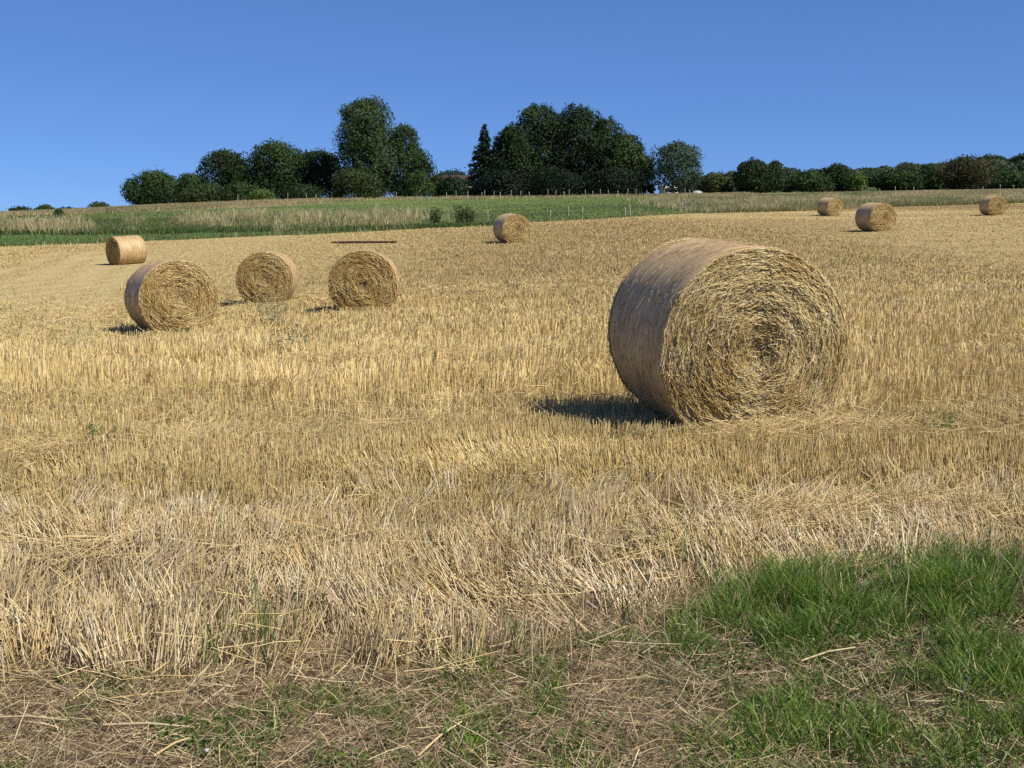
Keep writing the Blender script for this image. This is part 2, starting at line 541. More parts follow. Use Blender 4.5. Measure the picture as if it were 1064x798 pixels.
    lying(x, y, .03 + .12 * rng.random(m) ** 1.5, .0 + .03 * rng.random(m), .35, tint(mixc((.21, .15, .08), (.54, .43, .25), rng.random(m) ** 1.7), .22), .0024, 2)
    x, y = fan(2200, 2.6, 5.9, 0.0)
    k = (y < VERGE(x) + .15) & (rng.random(2200) < .6 - .5 * sstep(.4, 1.0, x))
    x, y = x[k], y[k]; m = len(x)
    lying(x, y, (.08 + .2 * rng.random(m) ** 3), .02 + .05 * rng.random(m), .25, tint(mixc((.50, .38, .22), (.68, .55, .33), rng.random(m)), .15), .0034, 3)
    V, Fq, C = merge(parts)
    tag(mesh_obj("dead_grass", np_mesh("dead_grass", V, Fq, C, [M_straw])), "brown matted dead grass covering the verge at the front", "dead grass", kind="stuff")


def build_grass():
    parts = []
    n = 300000
    x, y = fan(n, 2.7, 6.4, 0.0)
    g = green_patch(x, y)
    k = rng.random(n) < g * .95
    x, y = x[k], y[k]; m = len(x)
    z = height(x, y)
    tuft = fbm(x / .22, y / .22, 151)
    hh = (.03 + .13 * sstep(.3, .7, tuft) * (.4 + .6 * sstep(.3, 1.2, x))) * (.5 + rng.random(m)) * (.65 + .5 * sstep(4.0, 5.0, y))
    a = rng.random(m) * 2 * math.pi
    ln = .15 + .45 * rng.random(m)
    D = np.stack([np.cos(a) * ln, np.sin(a) * ln, np.ones(m)], -1) * hh[:, None]
    bend = np.stack([np.cos(a), np.sin(a), -.5 * np.ones(m)], -1) * (hh * .5 * rng.random(m))[:, None]
    c = mixc((.07, .15, .018), (.23, .33, .055), np.clip(.8 * rng.random(m) + .7 * (fbm(x / .6, y / .6, 157) - .5), 0, 1))
    dry = rng.random(m) < .10
    c[dry] = mixc((.4, .33, .16), (.5, .42, .22), rng.random(dry.sum()))
    parts.append(blades(np.stack([x, y, z - .005], -1), D, .0045 * (.6 + .8 * rng.random(m)), tint(c, .15), 2, 3, bend, taper=.6, tip=.08))
    # small broad leaves low in the patch
    n = 30000
    x, y = fan(n, 2.8, 5.6, 0.0)
    k = rng.random(n) < green_patch(x, y) * sstep(.45, .62, fbm(x / .3, y / .3, 159))
    x, y = x[k], y[k]; m = len(x)
    a = rng.random(m) * 2 * math.pi; ln = .010 + .018 * rng.random(m)
    D = np.stack([np.cos(a), np.sin(a), .1 + .7 * rng.random(m)], -1) * ln[:, None]
    parts.append(blades(np.stack([x, y, height(x, y) + .01 + .06 * rng.random(m)], -1), D, ln * .42, tint(mixc((.05, .105, .018), (.14, .21, .045), rng.random(m)), .12), 2, 3, -np.array([0, 0, 1.0]) * (ln * .3)[:, None], taper=1.0, tip=.2))
    # dry stalks standing among the grass
    n = 5000
    x, y = fan(n, 4.0, 6.0, 0.0)
    k = rng.random(n) < green_patch(x, y) * sstep(.9, .0, VERGE(x) - y) * .8
    x, y = x[k], y[k]; m = len(x)
    D = np.stack([rng.normal(size=m) * .3, rng.normal(size=m) * .3, np.ones(m)], -1) * (.12 + .14 * rng.random(m))[:, None]
    parts.append(blades(np.stack([x, y, height(x, y) - .01], -1), D, .0042, tint(mixc((.5, .38, .2), PINK, rng.random(m)), .12), 2, 1, None))
    # thin green blades coming up through the stubble edge
    n = 9000
    x, y = fan(n, 4.2, 6.4, 0.0)
    k = (y > VERGE(x) - .3) & (rng.random(n) < sstep(.5, .65, fbm(x / .5, y / .5, 161)) * sstep(1.0, -.1, y - VERGE(x)))
    x, y = x[k], y[k]; m = len(x)
    hh = .12 + .18 * rng.random(m)
    D = np.stack([rng.normal(size=m) * .2, rng.normal(size=m) * .2, np.ones(m)], -1) * hh[:, None]
    parts.append(blades(np.stack([x, y, height(x, y) - .005], -1), D, .005, tint(mixc((.07, .15, .03), (.2, .28, .07), rng.random(m)), .1), 2, 3, rng.normal(size=(m, 3)) * .03, taper=.7, tip=.1))
    # scattered green weeds in the stubble farther out
    n = 16000
    x, y = fan(n, 5.5, 40, .9)
    k = rng.random(n) < sstep(.70, .80, fbm(x / .8, y / .8, 163, 2))
    x, y = x[k], y[k]; m = len(x)
    hh = .10 + .13 * rng.random(m)
    D = np.stack([rng.normal(size=m) * .3, rng.normal(size=m) * .3, np.ones(m)], -1) * hh[:, None]
    parts.append(blades(np.stack([x, y, height(x, y)], -1), D, .006 * np.maximum(1, y / 9), tint(mixc((.09, .16, .04), (.16, .22, .09), rng.random(m)), .1), 2, 2, None, taper=.7, tip=.1))
    V, Fq, C = merge(parts)
    tag(mesh_obj("grass", np_mesh("grass", V, Fq, C, [M_grass])), "fresh green grass growing in the front verge", "grass", kind="stuff")


def build_meadow():
    parts = []

    def field(x, y, h, w, c, lean=.25):
        m = len(x); h = h * .6 * (1 - .35 * sstep(110, 150, y))
        D = np.stack([rng.normal(size=m) * lean, rng.normal(size=m) * lean, np.ones(m)], -1) * h[:, None]
        parts.append(blades(np.stack([x, y, height(x, y) - .03], -1), D, w, tint(c, .15), 2, 1, None, taper=.5))
    # tall pale grass left, between the mown strip and the pasture
    n = 90000
    x = -75 + rng.random(n) * 75; y = STRIP(x) + rng.random(n) ** 1.3 * (TALL(x) - STRIP(x)) + 1.0 * (vnoise(x / 3, 0 * x, 171) - .3)
    fade = sstep(-3, -12, x)
    k = rng.random(n) < fade * (.25 + sstep(.35, .6, fbm(x / 2.5, y / 3, 173)))
    x, y = x[k], y[k]; m = len(x)
    cl = sstep(.43, .70, fbm(x / 2.6, y / 5, 177))
    field(x, y, (.45 + 1.1 * cl) * (.5 + .7 * rng.random(m)), .05, mixc((.09, .13, .04), (.48, .42, .22), np.clip(cl * .9 + .25 * rng.random(m) - .1, 0, 1)))
    # dark green foot of the bank
    n = 16000
    x = -75 + rng.random(n) * 75; y = STRIP(x) - .5 + rng.random(n) * 3
    k = rng.random(n) < sstep(.45, .65, fbm(x / 5, y / 9, 181))
    x, y = x[k], y[k]
    field(x, y, .25 + .35 * rng.random(len(x)), .06, mixc((.05, .10, .025), (.10, .15, .04), rng.random(len(x))))
    # short green mown strip and pasture
    n = 150000
    x = -75 + rng.random(n) * 110; y = EDGE(x) + rng.random(n) ** 1.2 * 75
    dryz = (x < DRYTOP.x[-1]) & (y > DRYTOP(x))
    k = ~dryz & (x < 22)
    x, y = x[k], y[k]; m = len(x)
    c = mixc((.05, .095, .028), (.125, .165, .05), np.clip(1.3 * fbm(x / 8, y / 5, 183) - .25 + .25 * rng.random(m), 0, 1))
    field(x, y, .08 + .14 * rng.random(m), .06, c)
    # dry brown grass up to the skyline at left
    n = 60000
    x = -95 + rng.random(n) * 80; y = np.interp(x, DRYTOP.x, DRYTOP.y) + rng.random(n) * 42
    k = (x < DRYTOP.x[-1] + 3)
    x, y = x[k], y[k]; m = len(x)
    field(x, y, .25 + .45 * rng.random(m), .07, mixc((.17, .18, .08), (.44, .35, .19), np.clip(1.5 * fbm(x / 6, y / 7, 187) - .2 + .4 * (rng.random(m) - .5), 0, 1)))
    # pale seed heads along the foot of the trees
    n = 26000
    x = -36 + rng.random(n) * 68; y = 146 + rng.random(n) * 12
    k = rng.random(n) < .2 + sstep(.4, .7, fbm(x / 2.5, y / 4, 191))
    x, y = x[k], y[k]; m = len(x)
    field(x, y, .35 + .6 * rng.random(m), .06, mixc((.25, .23, .10), (.52, .42, .24), rng.random(m)))
    # fringe at the edge of the stubble
    n = 26000
    x = -45 + rng.random(n) * 120; y = EDGE(x) + rng.random(n) ** 2 * 2.0
    k = rng.random(n) < (.15 + .85 * sstep(10, 22, x)) * sstep(.3, .6, fbm(x / 2, y, 193))
    x, y = x[k], y[k]; m = len(x)
    field(x, y, .2 + .5 * rng.random(m), .05, mixc((.13, .15, .05), (.34, .29, .13), rng.random(m)))
    # tall rank grass right, behind the field
    n = 140000
    x = 13 + rng.random(n) * 85; y = EDGE(x) + .3 + rng.random(n) ** 1.25 * 45
    k = rng.random(n) < (.3 + sstep(.3, .55, fbm(x / 3, y / 3, 195))) * sstep(12, 19, x)
    x, y = x[k], y[k]; m = len(x)
    t = np.clip(1.5 * fbm(x / 4, y / 5, 197) - .35 + .35 * rng.random(m), 0, 1)
    field(x, y, .4 + .6 * rng.random(m), .055, mixc(mixc((.14, .17, .06), (.22, .20, .09), sstep(40, 55, x)), (.52, .44, .24), t))
    V, Fq, C = merge(parts)
    tag(mesh_obj("meadow_grass", np_mesh("meadow_grass", V, Fq, C, [M_grass])), "tall pale and green grass on the bank and pasture behind the field", "meadow grass", kind="stuff")


# ------------------------------------------------------------------ bales
BR, BL = .70, 1.32       # radius, length


def wrap_mat():
    m, nt, bs, out = new_mat("net_wrapped_straw")
    tc = nt.nodes.new("ShaderNodeTexCoord")
    mp = nt.nodes.new("ShaderNodeMapping"); nt.links.new(tc.outputs["UV"], mp.inputs["Vector"])
    mp.inputs["Scale"].default_value = (9, 60, 1)         # u round the bale, v along it
    n1 = nt.nodes.new("ShaderNodeTexNoise"); n1.inputs["Scale"].default_value = 1; n1.inputs["Detail"].default_value = 4; n1.inputs["Roughness"].default_value = .6
    nt.links.new(mp.outputs[0], n1.inputs["Vector"])
    mp2 = nt.nodes.new("ShaderNodeMapping"); nt.links.new(tc.outputs["UV"], mp2.inputs["Vector"]); mp2.inputs["Scale"].default_value = (5, 4, 1)
    n2 = nt.nodes.new("ShaderNodeTexNoise"); n2.inputs["Scale"].default_value = 1; n2.inputs["Detail"].default_value = 5
    nt.links.new(mp2.outputs[0], n2.inputs["Vector"])
    cr = nt.nodes.new("ShaderNodeValToRGB")
    e = cr.color_ramp.elements
    e[0].position = .30; e[0].color = (.22, .135, .052, 1)
    e[1].position = .72; e[1].color = (.68, .53, .33, 1)
    k = e.new(.5); k.color = (.46, .31, .14, 1)
    nt.links.new(n1.outputs["Fac"], cr.inputs[0])
    mr = nt.nodes.new("ShaderNodeMapRange"); mr.inputs["From Min"].default_value = .3; mr.inputs["From Max"].default_value = .7
    mr.inputs["To Min"].default_value = .8; mr.inputs["To Max"].default_value = 1.15
    nt.links.new(n2.outputs["Fac"], mr.inputs["Value"])
    vm = nt.nodes.new("ShaderNodeVectorMath"); vm.operation = 'SCALE'
    nt.links.new(cr.outputs[0], vm.inputs[0]); nt.links.new(mr.outputs[0], vm.inputs["Scale"])
    nt.links.new(vm.outputs["Vector"], bs.inputs["Base Color"])
    bp = nt.nodes.new("ShaderNodeBump"); bp.inputs["Strength"].default_value = .55; bp.inputs["Distance"].default_value = .012
    nt.links.new(n1.outputs["Fac"], bp.inputs["Height"]); nt.links.new(bp.outputs[0], bs.inputs["Normal"])
    bs.inputs["Roughness"].default_value = .55; bs.inputs["Specular IOR Level"].default_value = .35
    return m


M_wrap = wrap_mat()


def bale_r(phi, v, seed):
    """radius at angle phi (0 = +x, pi/2 = up) and position v along the bale"""
    r = BR * (1 + .012 * (vnoise(phi * 1.5 + 7, v * 3, seed) - .5) + .010 * (vnoise(phi * 4 + 3, v * 8, seed + 1) - .5))
    low = np.clip(-np.sin(phi) - .80, 0, 1)                       # sagging foot
    return r * (1 - .36 * low) * (1 + .018 * np.abs(np.cos(phi)))


def bale_meshes(seed, n_face, sw, n_stray, tone=(1, 1, 1)):
    global rng
    keep = rng; rng = np.random.default_rng(seed)
    # wrapped round side
    nphi, nv = 120, 20
    phi = np.linspace(0, 2 * math.pi, nphi + 1); vv = np.linspace(0, 1, nv + 1)
    PH, VV = np.meshgrid(phi, vv)
    rr = bale_r(np.where(PH > 2 * math.pi - 1e-6, 0, PH), VV, seed) * (1 - .05 * np.clip(np.abs(VV - .5) * 2 - .82, 0, 1) ** 1.3 * 5)
    V = np.stack([rr * np.cos(PH), (VV - .5) * BL, rr * np.sin(PH)], -1)
    idx = np.arange((nphi + 1) * (nv + 1)).reshape(nv + 1, nphi + 1)
    Fq = np.stack([idx[:-1, :-1], idx[:-1, 1:], idx[1:, 1:], idx[1:, :-1]], -1).reshape(-1, 4)
    # stray straws pressed against the wrap
    n = n_stray
    ph = rng.random(n) * 2 * math.pi; v = rng.random(n)
    r0 = bale_r(ph, v, seed) + .003
    P = np.stack([r0 * np.cos(ph), (v - .5) * BL * .97, r0 * np.sin(ph)], -1)
    tan = np.stack([-np.sin(ph), np.zeros(n), np.cos(ph)], -1)
    out_ = np.stack([np.cos(ph), np.zeros(n), np.sin(ph)], -1)
    D = (tan + np.stack([np.zeros(n), rng.normal(size=n) * .45, np.zeros(n)], -1) + out_ * np.where(rng.random(n) < .03, .35 * rng.random(n), .02 + .03 * rng.random(n))[:, None]) * (.03 + .09 * rng.random(n) ** 2)[:, None]
    stray = blades(P, D, sw * .7, tint(mixc((.30, .21, .10), (.66, .52, .30), rng.random(n) ** 1.6), .1), 3, 1, None)
    nw = len(V.reshape(-1, 3)); cw = np.tile(np.array((.36, .275, .17)), (nw, 1))
    Vm, Fm, Cm = merge([(V.reshape(-1, 3), Fq, cw), stray])
    me = np_mesh("net_wrap", Vm, Fm, Cm, [M_wrap, M_straw], np.r_[np.zeros(len(Fq)), np.ones(len(stray[1]))], smooth=True)
    uv = me.uv_layers.new(name="UVMap")
    UV = np.concatenate([np.stack([PH / (2 * math.pi), VV], -1).reshape(-1, 2), np.zeros((len(stray[0]), 2))])[Fm.ravel()]
    uv.data.foreach_set("uv", UV.astype(np.float32).ravel())
    # two ends
    ends = []
    for side in (-1, 1):
        nr, na = 30, 120
        tr_ = np.linspace(0, 1, nr + 1); aa = np.linspace(0, 2 * math.pi, na + 1)
        A, T = np.meshgrid(aa, tr_)
        Aw = np.where(A > 2 * math.pi - 1e-6, 0, A)

        def depth(a, t):
            bul = .055 * (1 - t ** 3)
            ridg = .006 * np.sin(t * 34 + a + 3 * vnoise(a * 1.3, t * 4, seed + 5))
            lump = .055 * (fbm(np.cos(a) * t * 3.2 + 5, np.sin(a) * t * 3.2 + 5, seed + 9) - .5)
            hole = -.05 * np.exp(-((t - .05) / .13) ** 2)
            return (bul + (ridg + lump) * (1 - t ** 6) + hole)
        rr = bale_r(Aw, np.full_like(Aw, 0.5 + side * .5), seed) * .985
        X = rr * T * np.cos(A); Z = rr * T * np.sin(A)
        Y = side * (BL / 2 - .012 + depth(Aw, T))
        Vd = np.stack([X, Y, Z], -1).reshape(-1, 3)
        ix = np.arange((na + 1) * (nr + 1)).reshape(nr + 1, na + 1)
        Fd = np.stack([ix[:-1, :-1], ix[:-1, 1:], ix[1:, 1:], ix[1:, :-1]], -1).reshape(-1, 4)
        Cd = np.tile(np.array((.52, .38, .16)), (len(Vd), 1))
        # straws
        n = n_face
        t = np.sqrt(rng.random(n)) * 1.0; a = rng.random(n) * 2 * math.pi
        t = np.where(rng.random(n) < .55, (np.round(t * 17 + a / 6.283) - a / 6.283) / 17 + rng.normal(size=n) * .008, t)
        t = np.clip(t, .01, .985)
        rb = bale_r(a, np.full(n, .5 + side * .5), seed) * t
        P = np.stack([rb * np.cos(a), side * (BL / 2 - .012 + depth(a, t) + .024 * rng.random(n)), rb * np.sin(a)], -1)
        tg = np.stack([-np.sin(a), np.zeros(n), np.cos(a)], -1); rd = np.stack([np.cos(a), np.zeros(n), np.sin(a)], -1)
        wild = rng.normal(size=n) * (1 - .75 * t ** 8) * (.38 + .9 * np.exp(-(t / .2) ** 2))
        tilt = side * (rng.normal(size=n) * .13 + .06)
        D = tg * np.cos(wild)[:, None] + rd * np.sin(wild)[:, None] + np.stack([np.zeros(n), tilt, np.zeros(n)], -1)
        ln = (.035 + .10 * rng.random(n)) * (.55 + .45 * np.minimum(1, t * 2.2))
        D *= ln[:, None]
        D *= np.where(rng.random(n) < .5, 1, -1)[:, None] * np.array([1, 0, 1]) + np.array([0, 1, 0])
        # follow the round
        bend = -rd * (ln ** 2 / (2 * np.maximum(rb, .08)))[:, None]
        P = P - D * np.array([.5, .2, .5])
        rad = np.sqrt(P[:, 0] ** 2 + P[:, 2] ** 2)
        br = fbm(np.cos(a) * t * 2.5 + 3, np.sin(a) * t * 2.5 + 3, seed + 21)
        c = mixc((.58, .41, .15), (.90, .74, .39), np.clip(rng.random(n) * .85 + 2.0 * (br - .5) - .12 * np.exp(-(t / .3) ** 2), 0, 1))
        pale = rng.random(n) < .10
        c[pale] = (.82, .72, .48)
        dark = rng.random(n) < .10
        c[dark] = (.27, .17, .075)
        straw = blades(P, D, sw * (.7 + .6 * rng.random(n)), tint(c, .13) * np.array(tone), 3, 2, bend, taper=.9)
        ends.append(np_mesh("straw_end", *merge([(Vd, Fd, Cd), straw]), [M_straw]))
    rng = keep
    return me, ends


B_NEAR = bale_meshes(11, 26000, .0043, 1700)
B_MID = bale_meshes(23, 6000, .0085, 500, (.90, .85, .76))
B_MID2 = bale_meshes(37, 6000, .0085, 500, (.88, .81, .66))
B_FAR = bale_meshes(51, 1800, .015, 40, (.84, .78, .66))


def bale(px, d_front, theta, meshes, label, scale=1.02):
    """px: photo column of the near end; theta: turn of the near end's normal towards +x, degrees"""
    th = R(theta)
    xf = (px - 532) / F * d_front
    cx = xf - math.sin(th) * BL / 2 * scale; cy = d_front + math.cos(th) * BL / 2 * scale
    rz = th
    z = float(height(cx, cy))
    low = BR * .925
    root = empty("straw_bale", (cx, cy, z - .02), rz)
    # lie on the slope along the bale's axis
    e = .5
    g = (height(cx + e * -math.sin(rz), cy + e * math.cos(rz)) - height(cx + e * math.sin(rz), cy - e * math.cos(rz))) / (2 * e)
    g2 = (height(cx + e * math.cos(rz), cy + e * math.sin(rz)) - height(cx - e * math.cos(rz), cy - e * math.sin(rz))) / (2 * e)
    root.rotation_mode = 'XYZ'
    root.rotation_euler = (math.atan(float(g)) + (.045 if scale > 1.05 else 0), -math.atan(float(g2)), rz)
    root.scale = (scale, scale, scale * (1.06 if scale > 1.05 else 1.0))
    tag(root, label, "straw bale", "round straw bales lying on the stubble field")
    me, ends = meshes
    w = mesh_obj("net_wrap", me, root); w.location = (0, 0, low)
    for m in ends:
        o = mesh_obj("straw_end", m, root); o.location = (0, 0, low)
    BALES.append((cx, cy, rz))
    return root


bale(786, 8.75, 11, B_NEAR, "largest round straw bale, close to the camera, casting a dark shadow to its left", 1.06)
bale(188, 21.3, 29, B_MID, "round straw bale with purplish shaded side, nearest of the three bales at the left")
bale(379, 24.3, 3, B_MID2, "round straw bale with its end to the camera, in front of the long dark bar")
bale(277, 29.5, 5, B_MID, "end-on straw bale standing between two closer bales, above a grey-green weed")
bale(121, 52, -44, B_MID2, "pale lit straw bale, dark end to the left, beside the green mown strip", .95)
bale(537, 55, 19, B_FAR, "small distant round straw bale just below the green pasture under the dark tree clump")
bale(914, 56, 14, B_FAR, "distant straw bale with black shaded side, lying between two smaller distant bales at right")
bale(864, 89, 20, B_FAR, "smallest straw bale, farthest off, touching the tall grass at the field's back edge")
bale(1031, 84, 4, B_FAR, "small distant straw bale nearest the right edge of the photo")

build_ground()
build_stubble()
build_loose()
build_grass()
build_meadow()


# ------------------------------------------------------------------ trees
def tube(pts, rads, sides=7):
    pts = np.asarray(pts, float); n = len(pts)
    d = np.gradient(pts, axis=0); d /= np.linalg.norm(d, axis=1, keepdims=True) + 1e-9
    ref = np.array([.3, .9, .2]); a = np.cross(d, ref); a /= np.linalg.norm(a, axis=1, keepdims=True) + 1e-9
    b = np.cross(d, a)
    q = np.arange(sides) * 2 * math.pi / sides
    V = pts[:, None] + np.asarray(rads)[:, None, None] * (a[:, None] * np.cos(q)[None, :, None] + b[:, None] * np.sin(q)[None, :, None])
    idx = np.arange(n * sides).reshape(n, sides)
    nx = np.roll(idx, -1, axis=1)
    Fq = np.stack([idx[:-1], nx[:-1], nx[1:], idx[1:]], -1).reshape(-1, 4)
    return V.reshape(-1, 3), Fq


PROFILES = {
    'column': [(0, .9), (.3, 1.0), (.65, .95), (.85, .78), (.95, .55), (1, .25)],
    'round': [(0, .6), (.15, .9), (.4, 1.0), (.65, .95), (.85, .72), (1, .2)],
    'dome': [(0, .92), (.25, 1.0), (.55, .96), (.78, .80), (.92, .56), (1, .22)],
    'tall': [(0, .75), (.12, .95), (.35, .98), (.55, .82), (.75, .62), (.92, .46), (1, .22)],
    'cone': [(0, .9), (.12, 1.0), (.35, .72), (.6, .5), (.8, .30), (.93, .13), (1, .02)],
    'bush': [(0, .95), (.4, 1.0), (.75, .75), (1, .3)],
}
GREENS = {
    'dark': ((.014, .028, .009), (.034, .056, .017)),
    'mid': ((.02, .043, .012), (.05, .08, .023)),
    'light': ((.028, .054, .017), (.075, .108, .034)),
    'lime': ((.05, .09, .02), (.105, .145, .034)),
    'blue': ((.03, .058, .032), (.075, .11, .06)),
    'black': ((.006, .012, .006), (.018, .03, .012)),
    'brown': ((.045, .05, .02), (.085, .076, .032)),
    'pine': ((.012, .03, .014), (.03, .055, .024)),
    'olive': ((.026, .044, .014), (.06, .078, .025)),
}


def crown_mesh(W, H0, H1, prof, pal, n_leaf, leaf, lobes, gaps=0.0, depth=1.0, cone=False):
    n_leaf = int(n_leaf * 2.8)
    """foliage between heights H0 and H1, half width W/2; many leaf-sized faces in uneven lobes"""
    pr = np.array(PROFILES[prof])
    n_l = lobes
    t = (np.arange(n_l) + rng.random(n_l)) / n_l
    if cone:
        t = t ** 1.3
    hw = np.interp(t, pr[:, 0], pr[:, 1]) * W / 2
    a = rng.random(n_l) * 2 * math.pi
    rr = hw * np.sqrt(rng.random(n_l)) * .85
    lc = np.stack([rr * np.cos(a), rr * np.sin(a) * depth, H0 + (H1 - H0) * t], -1)
    lr = np.maximum(.10 * W, hw * (.24 + .34 * rng.random(n_l)))
    top = lc[:, 2] + lr * .9
    lc[:, 2] -= np.maximum(0, top - H1)
    k = rng.integers(0, n_l, n_leaf)
    # weight by lobe surface
    pw = lr ** 2 / (lr ** 2).sum(); k = rng.choice(n_l, n_leaf, p=pw)
    v = rng.normal(size=(n_leaf, 3)); v /= np.linalg.norm(v, axis=1, keepdims=True)
    rad = lr[k] * (1 - .42 * rng.random(n_leaf) ** 1.6) * (1 + .13 * rng.normal(size=n_leaf) + .25 * (rng.random(n_leaf) < .06))
    P = lc[k] + v * rad[:, None] * np.array([1, 1, .85])
    if cone:                                              # drooping whorls of a conifer
        tt = np.sqrt(rng.random(n_leaf)); tt = 1 - tt
        whorl = np.floor(tt * 12) / 12
        hwk = np.interp(tt, pr[:, 0], pr[:, 1]) * W / 2
        aa = np.round(rng.random(n_leaf) * 9) * .7 + whorl * 31 + rng.normal(size=n_leaf) * .25
        hwk = hwk * (.42 + .95 * _hash(np.round((aa - whorl * 31) / .7), np.round(whorl * 11), 5))
        rr = hwk * np.sqrt(rng.random(n_leaf)) * (1 + .12 * rng.normal(size=n_leaf))
        P = np.stack([rr * np.cos(aa), rr * np.sin(aa), H0 + (H1 - H0) * (.4 * tt + .6 * whorl) - .20 * rr + .13 * rng.normal(size=n_leaf)], -1)
    if not cone:                                          # fill the outline of the crown
        q = rng.random(n_leaf) < .40
        nq = int(q.sum())
        tt = rng.random(nq) ** .9
        aa = rng.random(nq) * 2 * math.pi
        sd_ = int(rng.integers(9999))
        bump = 1 + .62 * (fbm(aa * 1.5 + 3, tt * 4.0, sd_, 2) - .5) + .30 * (vnoise(aa * 5, tt * 13, sd_ + 3) - .5)
        r_ = np.interp(tt, pr[:, 0], pr[:, 1]) * W / 2 * bump * (1 - .5 * rng.random(nq) ** 2) * (1 + .05 * rng.normal(size=nq))
        P[q] = np.stack([r_ * np.cos(aa), r_ * np.sin(aa) * depth, H0 + (H1 - H0) * tt * (1 + .10 * (vnoise(aa * 1.3, aa * 0, sd_ + 5) - .6)) + .03 * W * rng.normal(size=nq)], -1)
        v[q] = np.stack([np.cos(aa), np.sin(aa), tt - .2], -1)
        k[q] = (np.floor(aa * 1.6) * 3 + np.floor(tt * 4)).astype(int) % n_l
    if gaps:
        g = vnoise(P[:, 0] / (W * .11) + 50, P[:, 2] / (W * .11) + P[:, 1] / (W * .2), int(rng.integers(999)))
        keep = g > gaps; P = P[keep]; k = k[keep]; v = v[keep]
    P[:, 2] = np.maximum(P[:, 2], .05 + .3 * rng.random(len(P)))
    n = len(P)
    nrm = v + rng.normal(size=(n, 3)) * .7; nrm /= np.linalg.norm(nrm, axis=1, keepdims=True)
    u = np.cross(nrm, rng.normal(size=(n, 3))); u /= np.linalg.norm(u, axis=1, keepdims=True)
    w = np.cross(nrm, u)
    s = leaf * .72 * (.5 + .8 * rng.random((n, 1)))
    V = np.stack([P - u * s, P - w * s * .6 + nrm * s * .15, P + u * s, P + w * s * .6 + nrm * s * .15], 1)
    lo, hi = (np.array(q) for q in GREENS[pal])
    lobe_t = rng.random(n_l) ** 1.3
    c = mixc(lo, hi, np.clip(.75 * lobe_t[k] + .4 * rng.random(n), 0, 1))
    Fq = np.arange(n * 4).reshape(n, 4)
    return np_mesh("crown", V.reshape(-1, 3), Fq, np.repeat(tint(c, .08), 4, axis=0), [M_leaf]), lc


def trunk_mesh(H0, H1, W, lc, r0, bark=(.11, .085, .06), stems=1):
    Vs, Fs, o = [], [], 0

    def add(p, r, sd=7):
        nonlocal o
        V, Fq = tube(p, r, sd); Vs.append(V); Fs.append(Fq + o); o += len(V)
    for s in range(stems):
        off = (s - (stems - 1) / 2) * W * .42
        lean = rng.normal(size=2) * .02 * H1
        top = H0 + (H1 - H0) * .82
        zz = np.linspace(-.25, top, 8)
        f = zz / top
        p = np.stack([off * np.clip(f * 1.6, .25, 1) + lean[0] * f ** 2, lean[1] * f ** 2, zz], -1)
        p[1:-1, :2] += rng.normal(size=(6, 2)) * r0 * .4
        add(p, r0 * (1.35 - 1.2 * np.clip(f, 0, 1)) + .015)
        for j in range(min(len(lc), 9)):
            c = lc[rng.integers(len(lc))]
            zb = np.clip(c[2] - (.25 + .2 * rng.random()) * W * .5, H0 * .6 + .3, top * .95)
            b = np.array([np.interp(zb, zz, p[:, 0]), np.interp(zb, zz, p[:, 1]), zb])
            m = (b + c) / 2 + np.array([0, 0, .06 * W])
            add(np.array([b, m, c]), np.array([r0 * .42, r0 * .26, r0 * .08]), 5)
    V = np.concatenate(Vs); Fq = np.concatenate(Fs)
    return np_mesh("trunk", V, Fq, np.tile(np.array(bark), (len(V), 1)), [M_bark], smooth=True)


def tree(name, cat, px, top, d, wpx, prof, pal, label, n_leaf=3500, leaf=.26, lobes=16, clear=.10, gaps=0.0, stems=1, group=None, depth=1.0, bark=(.11, .085, .06)):
    if group == G1: wpx *= 1.12
    x = (px - 532) / F * d
    zb = float(height(x, d)); zt = CAM[2] + ray(px, top)[2] * d
    H = max(.8, zt - zb); W = wpx / F * d
    root = empty(name, (x, d, zb), rng.random() * .6 - .3)
    tag(root, label, cat, group)
    me, lc = crown_mesh(W, H * clear + .1, H, prof, pal, n_leaf, leaf, lobes, gaps, depth, prof == 'cone')
    mesh_obj("crown", me, root)
    mesh_obj("trunk", trunk_mesh(H * clear, H, W, lc, max(.04, H * .016), bark, stems), root)
    return root


G1 = "trees along the skyline on the left"
G2 = "dense clump of trees in the middle of the skyline"
G3 = "trees behind the field on the right"
# far bushes beyond the brow, left
tree("bush", "bush", 28, 215.5, 232, 32, 'bush', 'dark', "low dark bush on the brow, leftmost on the skyline", 900, .3, 8, .02, group="low bushes on the left brow")
tree("bush", "bush", 52, 213.5, 235, 24, 'bush', 'mid', "low bush on the brow with a ragged top, second from the left", 800, .3, 8, .02, group="low bushes on the left brow")
tree("bush", "bush", 74, 216, 238, 26, 'bush', 'dark', "low flat dark bush on the brow, third from the left, behind the meadow shrub", 800, .3, 8, .02, group="low bushes on the left brow")
tree("bush", "bush", 108, 211, 230, 28, 'bush', 'mid', "isolated low green bush on the brow, above the pale lit bale", 1000, .3, 9, .02, group="low bushes on the left brow")
h1 = hit(66, 230)
tree("shrub", "shrub", 66, 217, float(h1[1]), 10, 'round', 'olive', "small lone shrub standing in the dry meadow at the left", 900, .13, 8, .05)
h1 = hit(0, 249)
tree("shrub", "shrub", -7, 232, float(h1[1]), 22, 'bush', 'olive', "dark green shrub cut off by the left edge of the photo", 1600, .13, 9, .03)
